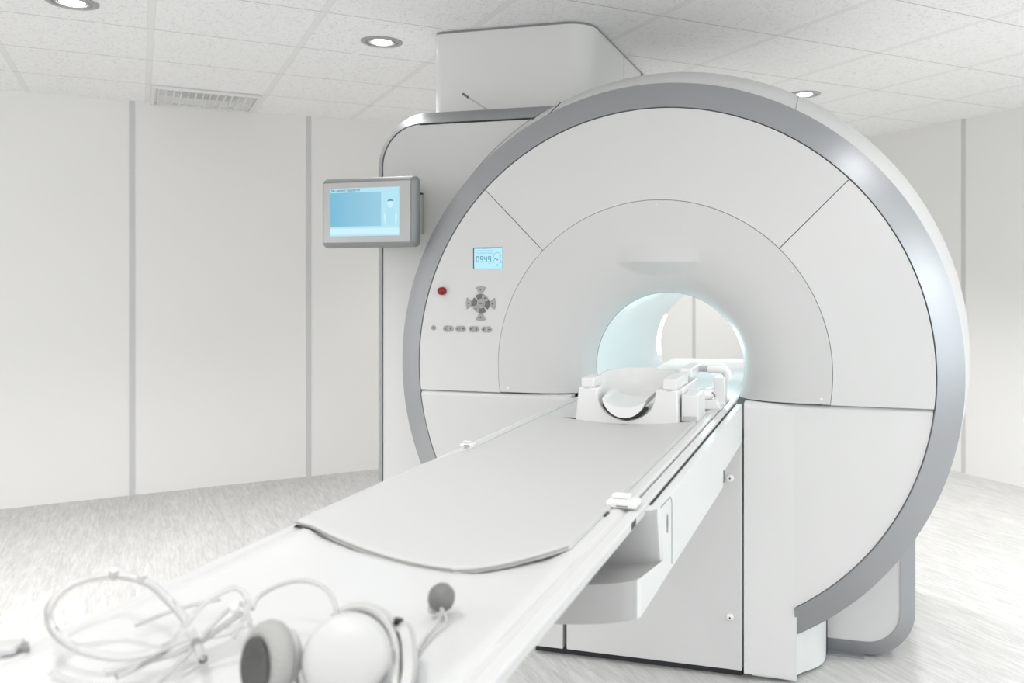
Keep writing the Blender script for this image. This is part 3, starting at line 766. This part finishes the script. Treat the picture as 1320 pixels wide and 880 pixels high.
# bowl
bm = bmesh.new(); NI, NJ = 28, 14
def bowl(r, off=0):
    G = []
    for j in range(NJ + 1):
        t = j / NJ; y = 2.49 + .27 * t
        w = max(0., 1 - max(0, (t - .45) / .55) ** 2.4) ** .5; row = []
        for i in range(NI + 1):
            a = PI + PI * i / NI
            rim = 1.046 + .012 * min(1, t * 3)
            row.append((hx + (.117 - off) * w ** .7 * cos(a), y - off * (t > .5), rim + (.106 - off) * w * sin(a)))
        G.append(row)
    return G
A_, B_ = bowl(1), bowl(1, .005)
VA = [[bm.verts.new(p) for p in r] for r in A_]; VB = [[bm.verts.new(p) for p in r] for r in B_]
for V_ in (VA, VB):
    for j in range(NJ):
        for i in range(NI): face(bm, (V_[j][i], V_[j][i + 1], V_[j + 1][i + 1], V_[j + 1][i]))
for j in range(NJ):
    for i in (0, NI): face(bm, (VA[j][i], VA[j + 1][i], VB[j + 1][i], VB[j][i]))
for i in range(NI): face(bm, (VA[NJ][i], VA[NJ][i + 1], VB[NJ][i + 1], VB[NJ][i])); face(bm, (VA[0][i], VA[0][i + 1], VB[0][i + 1], VB[0][i]))
link('cradle_bowl', bm, COIL, hc, smooth=60)
# head cushion shell in front
bm = bmesh.new(); G = []
for j in range(9):
    t = j / 8; y = 2.408 + .17 * t; row = []
    for i in range(21):
        a = PI * 1.06 + PI * .88 * i / 20
        row.append((hx - .002 + (.066 + .012 * t) * cos(a), y, 1.014 + .02 * t + (.066) * sin(a)))
    G.append(row)
G2 = [[(hx + (p[0] - hx) * .985, p[1] + .003, 1.006 + (p[2] - 1.006) * .50) for p in r] for r in G]
VA = [[bm.verts.new(p) for p in r] for r in G]; VB = [[bm.verts.new(p) for p in r] for r in G2]
for V_ in (VA, VB):
    for j in range(8):
        for i in range(20): face(bm, (V_[j][i], V_[j][i + 1], V_[j + 1][i + 1], V_[j + 1][i]))
for j in range(8):
    for i in (0, 20): face(bm, (VA[j][i], VA[j + 1][i], VB[j + 1][i], VB[j][i]))
for j in (0, 8):
    for i in range(20): face(bm, (VA[j][i], VA[j][i + 1], VB[j][i + 1], VB[j][i]))
link('neck_rest', bm, COIL, hc, smooth=50)
bm = bmesh.new(); prism(bm, [(hx + .079 * cos(R_(t)), 1.012 + .0715 * sin(R_(t))) for t in range(205, 336, 6)] + [(hx + .066 * cos(R_(t)), 1.014 + .064 * sin(R_(t))) for t in range(330, 209, -6)], 2.4245, 2.427); link('neck_gap', bm, DARK, hc)
# arm and joint behind the right post
bm = bmesh.new(); box(bm, -.490, -.452, 2.62, 2.80, 1.046, 1.074); box(bm, -.50, -.455, 2.49, 2.74, TZ + .004, 1.030); link('side_block', bm, COIL, hc, bevel=.004)
bm = bmesh.new(); lathe(bm, [(.010, 0), (.010, .05)], (-.452, 2.76, 1.060), (1, 0, 0), 16); link('hinge_pin', bm, BEZEL, hc, smooth=50)
bm = bmesh.new(); tube(bm, smooth_path([(-.425, 2.76, 1.060), (-.385, 2.765, 1.061), (-.368, 2.77, 1.055), (-.360, 2.775, 1.03)], 5), .0155, 14); link('hinge_arm', bm, COIL, hc, smooth=50)

# coil plug beside it
cp = thing('coil_connector', 'small white connector block beside the right post of the head coil', 'connector', (-.43, 2.5, TZ))
bm = bmesh.new(); prism(bm, rrect(-.454, -.405, TZ + .0015, 1.014, [.010, .003, .002, .002], 5), 2.455, 2.585); link('housing', bm, COIL, cp, bevel=.003)
bm = bmesh.new(); box(bm, -.449, -.410, 2.452, 2.456, TZ + .0045, TZ + .018); link('latch', bm, MAT_F, cp)
# plug stand further in
ps = thing('cable_socket', 'white cable socket with a cylinder plug on a wedge foot at the tunnel mouth', 'socket', (-.40, 2.78, TZ))
bm = bmesh.new(); loft(bm, [[(-.455, 2.70, TZ + .001), (-.372, 2.70, TZ + .001), (-.372, 2.84, TZ + .001), (-.455, 2.84, TZ + .001)], [(-.450, 2.71, TZ + .03), (-.392, 2.71, TZ + .03), (-.392, 2.83, TZ + .03), (-.450, 2.83, TZ + .03)]]); link('wedge_foot', bm, COIL, ps, bevel=.003)
bm = bmesh.new(); box(bm, -.400, -.366, 2.735, 2.80, TZ + .012, 1.036); link('socket_block', bm, COIL, ps, bevel=.003)
bm = bmesh.new(); lathe(bm, [(.016, -.02), (.018, -.015), (.018, .03), (.012, .034)], (-.428, 2.72, TZ + .047), (.5, .8, 0), 20); link('cylinder_plug', bm, COIL, ps, smooth=50)
bm = bmesh.new(); tube(bm, smooth_path([(-.412, 2.73, TZ + .045), (-.404, 2.725, TZ + .052), (-.397, 2.735, TZ + .04)], 5), .003, 8); link('wire_loop', bm, GAP, ps, smooth=50)

# ================================================================ THINGS IN THE FOREGROUND
TS = TZ - .012
def zsurf(x):
    s = abs((x - TX) / HW); return TZ - .0135 + .0165 * min(1, s / .8) ** 2
# squeeze bulb
sb = thing('squeeze_bulb', 'round grey rubber call bulb with two thin tubes on the white table', 'squeeze bulb', (-.49, .975, zsurf(-.49)))
c = on_z(569, 770, .951); c = Vector((c.x, c.y, c.z))
bm = bmesh.new(); lathe(bm, [(.0005, -.0178), (.008, -.0162), (.0135, -.012), (.0165, -.006), (.0172, 0), (.0165, .006), (.0135, .0115), (.009, .015), (.006, .0172), (.0005, .0178)], c, (-.1, .5, .85), 32); link('bulb', bm, RUBBER, sb, smooth=60)
bm = bmesh.new(); ico(bm, (c.x - .012, c.y + .002, zsurf(c.x) + .006), (.008, .008, .007), 2); link('bulb_clip', bm, TUBE_W, sb, smooth=60)
bm = bmesh.new()
tube(bm, smooth_path([c + Vector((.004, -.013, -.003)), on_z(568, 793, .937), on_z(553, 815, .930), on_z(537, 840, .929), on_z(522, 868, .929), on_z(508, 900, .929)], 6), .0020, 8); link('tube', bm, TUBE_W, sb, smooth=50)
bm = bmesh.new()
tube(bm, smooth_path([c + Vector((.006, -.013, -.006)), on_z(575, 800, .934), on_z(556, 822, .929), on_z(535, 850, .929), on_z(515, 885, .929)], 6), .0016, 8); link('tube', bm, TUBE_W, sb, smooth=50)

# headphones lying on their side
hp = thing('headphones', 'white air headphones with grey foam pads lying on the table', 'headphones', (-.53, .77, .925))
HPW = mat('headphone_white', (.54, .54, .53), .4, coat=.1); fine_grain(HPW)
cr_ = on_z(446, 850, .972); view = (Vector((0, 0, H)) - cr_).normalized()
axr = (view + Vector((-.22, .12, -.25))).normalized()
bm = bmesh.new(); lathe(bm, [(.030, -.020), (.041, -.016), (.0445, -.009), (.0445, -.003), (.0425, -.001), (.0425, .002), (.040, .007), (.031, .013), (.018, .017), (.0005, .018)], cr_, axr, 40); link('ear_cup', bm, HPW, hp, smooth=60)
pb = cr_ - axr * .030
bm = bmesh.new(); lathe(bm, [(.020, -.010), (.036, -.009), (.0415, -.003), (.041, .006), (.038, .010)], pb, axr, 36); link('ear_pad', bm, BLACK, hp, smooth=60)
# yoke and headband at the right: a broad white band curving round behind the cup
a_, b2, d_ = frame(axr)
def arcpt(t, r, k): return cr_ + (a_ * cos(R_(t)) + b2 * sin(R_(t))) * r + axr * k
def ribbon(name, pts, nrm, w, th, m_, par):
    bm = bmesh.new(); rings = []; P = smooth_path(pts, 6)
    for i, p in enumerate(P):
        t = (P[min(i + 1, len(P) - 1)] - P[max(i - 1, 0)]).normalized(); n_ = Vector(nrm); n_ = (n_ - t * n_.dot(t)).normalized(); b_ = t.cross(n_)
        rings.append([p + n_ * w + b_ * th, p - n_ * w + b_ * th, p - n_ * w - b_ * th, p + n_ * w - b_ * th])
    loft(bm, rings); return link(name, bm, m_, par, bevel=.0015)
Q = lambda x, y, z: on_z(x, y, z)
ribbon('yoke', [Q(430, 794, .975), Q(448, 784, .980), Q(472, 782, .980), Q(494, 792, .975), Q(508, 814, .966), Q(514, 845, .955), Q(511, 900, .942)], axr, .013, .0035, HPW, hp)
bm = bmesh.new(); tube(bm, smooth_path([Q(484, 803, .990), Q(492, 811, .988), Q(498, 822, .984), (Q(500, 833, .980))], 5), .0032, 10); link('cushion_slit', bm, BLACK, hp, smooth=50)
ribbon('headband', [Q(517, 806, .972), Q(524, 815, .966), Q(528, 838, .956), Q(526, 870, .948), Q(518, 905, .940)], axr, .014, .005, HPW, hp)
bm = bmesh.new(); p = Q(513, 803, .976); tube(bm, [p + Vector((-.004, 0, .002)), p + Vector((.004, .001, .001))], .0045, 10); link('hinge_cap', bm, BLACK, hp, smooth=50)
cl = on_z(350, 849, .968)
axl = (Vector((-.72, -.54, -.05)) + (Vector((0, 0, H)) - cl).normalized() * .52).normalized()
bm = bmesh.new(); lathe(bm, [(.016, .010), (.024, .016), (.032, .015), (.0375, .008), (.0385, .000), (.036, -.006), (.030, -.008)], cl, axl, 36); link('ear_pad', bm, FOAM, hp, smooth=60)
bm = bmesh.new(); lathe(bm, [(.0005, .008), (.018, .0125), (.029, .0178), (.026, .0190), (.016, .0150), (.0005, .0135)], cl + Vector((0, -.002, -.004)), axl, 28, False, .95, 1.0); link('ear_pad_hollow', bm, FOAM_D, hp, smooth=60)
bm = bmesh.new(); lathe(bm, [(.027, -.006), (.029, -.011), (.027, -.019), (.018, -.024), (.0005, -.026)], cl, axl, 36); link('ear_cup', bm, HPW, hp, smooth=60)
bm = bmesh.new(); tube(bm, smooth_path([Q(325, 785, .955), Q(335, 768, .965), Q(360, 754, .980), Q(387, 748, .988), Q(412, 754, .992), Q(428, 769, .990), Q(434, 786, .985), Q(433, 800, .975)], 7), .0028, 10); link('air_tube', bm, TUBE_W, hp, smooth=50)
bm = bmesh.new(); tube(bm, [Q(372, 835, .955), Q(382, 826, .960), Q(386, 848, .950)], .0045, 10); link('tube_joint', bm, HPW, hp, smooth=50)
bm = bmesh.new(); tube(bm, smooth_path([Q(386, 826, .962), Q(384, 842, .955), Q(383, 862, .945), Q(384, 885, .94)], 6), .0016, 8); link('cup_wire', bm, BTN, hp, smooth=50)

# loops of clear tubing
def tubing(name, label, pts, r, m_, dots=(), closed=False, k=8):
    P = smooth_path([Q(*p) for p in pts], k)
    t = thing(name, label, 'tube', (P[0].x, P[0].y, min(p.z for p in P) - r))
    bm = bmesh.new(); tube(bm, P, r, 12); link('tube', bm, m_, t, smooth=50)
    for (x, y, z, q) in dots:
        bm = bmesh.new(); ico(bm, Q(x, y, z), (q, q, q * 1.3), 2); link('tube_clip', bm, PLASTIC, t, smooth=60)
    return t
tubing('clear_tube', 'wide clear plastic tube lying in a round loop over the left table edge',
       [(322, 800, .940), (290, 815, .942), (240, 822, .950), (205, 838, .955), (160, 847, .950), (112, 840, .958), (78, 822, .972), (63, 797, .988), (72, 770, .998), (100, 750, 1.004), (147, 741, 1.004), (190, 751, 1.0), (215, 771, .99), (236, 795, .975), (250, 822, .955), (262, 850, .945)], .0048, TUBE, ((147, 740, 1.004, .0062), (182, 748, 1.0, .005)))
tubing('clear_tube', 'clear thin tube arching up between the round tube loop and the grey ear pad',
       [(150, 872, .945), (205, 845, .95), (232, 815, .965), (256, 785, .985), (283, 765, .995), (305, 758, .995), (317, 768, .99), (320, 785, .98), (312, 802, .965), (300, 822, .95)], .0030, TUBE, ((303, 783, .98, .0058),))
tubing('clear_tube', 'milky thin tube running diagonally to the left end of the headphones',
       [(135, 868, .945), (185, 853, .947), (230, 840, .947), (262, 824, .947), (290, 805, .950), (312, 790, .955)], .0036, TUBE_W)
tubing('clear_tube', 'second milky thin tube crossing the table corner below the round loop',
       [(178, 905, .943), (215, 870, .943), (247, 838, .948), (268, 812, .956), (292, 788, .967), (312, 778, .962), (322, 800, .955), (325, 830, .948)], .0026, TUBE_W)
tubing('clear_tube', 'short clear tube with a grey tip at the lower left corner of the table',
       [(66, 868, .943), (85, 876, .943), (120, 884, .943), (170, 886, .943), (200, 898, .943)], .0034, TUBE)
tubing('flat_cable', 'pale flat cable lying along the left edge of the table',
       [(175, 806, .943), (215, 790, .945), (255, 778, .946), (285, 772, .947)], .0024, TUBE_W)
# strap bracket at the table's left foot end
sbk = thing('strap_bracket', 'small white bracket with a dark triangular gap on the left table edge', 'bracket', (-.895, .757, TZ))
p = Q(30, 838, TZ)
bm = bmesh.new(); obox(bm, (p.x - .018, p.y - .012, TZ + .006), .020, .016, .0045, Matrix.Rotation(.5, 3, 'Z')); link('bracket_body', bm, HPW, sbk, bevel=.003)
bm = bmesh.new(); pr = [(p.x - .004, p.y + .010), (p.x + .013, p.y - .003), (p.x - .004, p.y - .010)]; prism(bm, pr, TZ + .0015, TZ + .006, 'xy'); link('bracket_gap', bm, GAP, sbk)

# ================================================================ LIGHT
W = bpy.data.worlds.new('world'); bpy.context.scene.world = W; W.use_nodes = True
wbg = W.node_tree.nodes['Background']; wbg.inputs[1].default_value = 1.0
wtc = W.node_tree.nodes.new('ShaderNodeTexCoord'); wsp = W.node_tree.nodes.new('ShaderNodeSeparateXYZ'); wmr = W.node_tree.nodes.new('ShaderNodeMapRange'); wmx = W.node_tree.nodes.new('ShaderNodeMix'); wmx.data_type = 'RGBA'
wmr.inputs['From Min'].default_value = -.35; wmr.inputs['From Max'].default_value = .15
W.node_tree.links.new(wtc.outputs['Generated'], wsp.inputs[0]); W.node_tree.links.new(wsp.outputs['Z'], wmr.inputs['Value']); W.node_tree.links.new(wmr.outputs[0], wmx.inputs['Factor'])
wmx.inputs['A'].default_value = (.70, .70, .70, 1); wmx.inputs['B'].default_value = (1.72, 1.73, 1.75, 1); W.node_tree.links.new(wmx.outputs['Result'], wbg.inputs[0])

def lamp(kind, name, loc, power, size=.1, col=(1, .99, .975), rot=None, **kw):
    l = bpy.data.lights.new(name, kind); l.energy = power; l.color = col
    if kind == 'AREA': l.shape = 'RECTANGLE'; l.size = size[0]; l.size_y = size[1]
    else: l.shadow_soft_size = size
    for k_, v_ in kw.items(): setattr(l, k_, v_)
    o = bpy.data.objects.new(name, l); C.objects.link(o); o.location = loc
    if rot is not None: o.rotation_euler = rot
    return o
for B, A, pw in ((-.235, 3.985, 145), (.985, 3.977, 50), (3.484, 3.922, 90), (3.48, 2.73, 110), (3.48, 1.48, 60), (2.23, .24, 40), (2.23, 1.48, 10), (.985, 1.48, 8), (-.26, 1.48, 30), (-.26, .24, 36), (-.26, 2.73, 60), (4.4, .9, 120), (-1.5, 2.73, 80), (-1.5, 3.98, 60), (4.4, 5.3, 60), (2.23, 5.17, 50)):
    lamp('SPOT', 'downlight_and_fill', room(B, A, HC - .03), pw, .045, spot_size=R_(115), spot_blend=.9)  # downlight grid, plus spots added only to brighten the right wall
def aim(frm, to): return (Vector(to) - Vector(frm)).to_track_quat('-Z', 'Y').to_euler()
p = (2.7, 1.9, 1.7); lamp('AREA', 'window_glow', p, 22, (2.4, 2.0), (.80, .93, 1.0), aim(p, (-.3, 3, 1.2)))
p = (-.40, 3.12, 1.16)
lamp('SPOT', 'table_spot', (.2, 1.7, HC - .03), 14, .12, rot=aim((.2, 1.7, 2.4), (-.2, 2.6, 0)), spot_size=R_(120), spot_blend=.8)
lamp('POINT', 'ring_highlight_lamp', (2.2, 2.05, 2.0), 14, .10)  # unseen lamp added for the ring highlight and a brighter right side
lamp('AREA', 'ceiling_fill', (-.3, -.5, 1.75), 17, (2.2, 1.2), rot=(R_(165), 0, R_(20)))  # unseen uplight added behind the camera to brighten the ceiling
lamp('POINT', 'tunnel_glow', (BC[0] + .12, 3.75, 1.16), .9, .05, (.80, .96, 1.0))
lamp('POINT', 'tunnel_glow', (BC[0] + .17, 3.09, 1.10), .9, .04, (.72, .96, .98))

# ================================================================ CAMERA
cd = bpy.data.cameras.new('camera'); cam = bpy.data.objects.new('camera', cd); C.objects.link(cam)
cam.location = (0, 0, H); cam.rotation_euler = (PI / 2, 0, TH)
cd.sensor_width = 36; cd.lens = F / 1320 * 36
cd.shift_x = (660 - CX) / 1320; cd.shift_y = -(440 - CY) / 1320
cd.clip_start = .02
cd.dof.use_dof = True; cd.dof.focus_distance = 2.7; cd.dof.aperture_fstop = 4.5
bpy.context.scene.camera = cam
s = bpy.context.scene
s.view_settings.view_transform = 'Standard'; s.view_settings.look = 'None'; s.view_settings.exposure = 0.0; s.view_settings.gamma = 1.0
s.cycles.max_bounces = 10; s.cycles.diffuse_bounces = 6; s.cycles.use_denoising = True
s.cycles.sample_clamp_indirect = 6
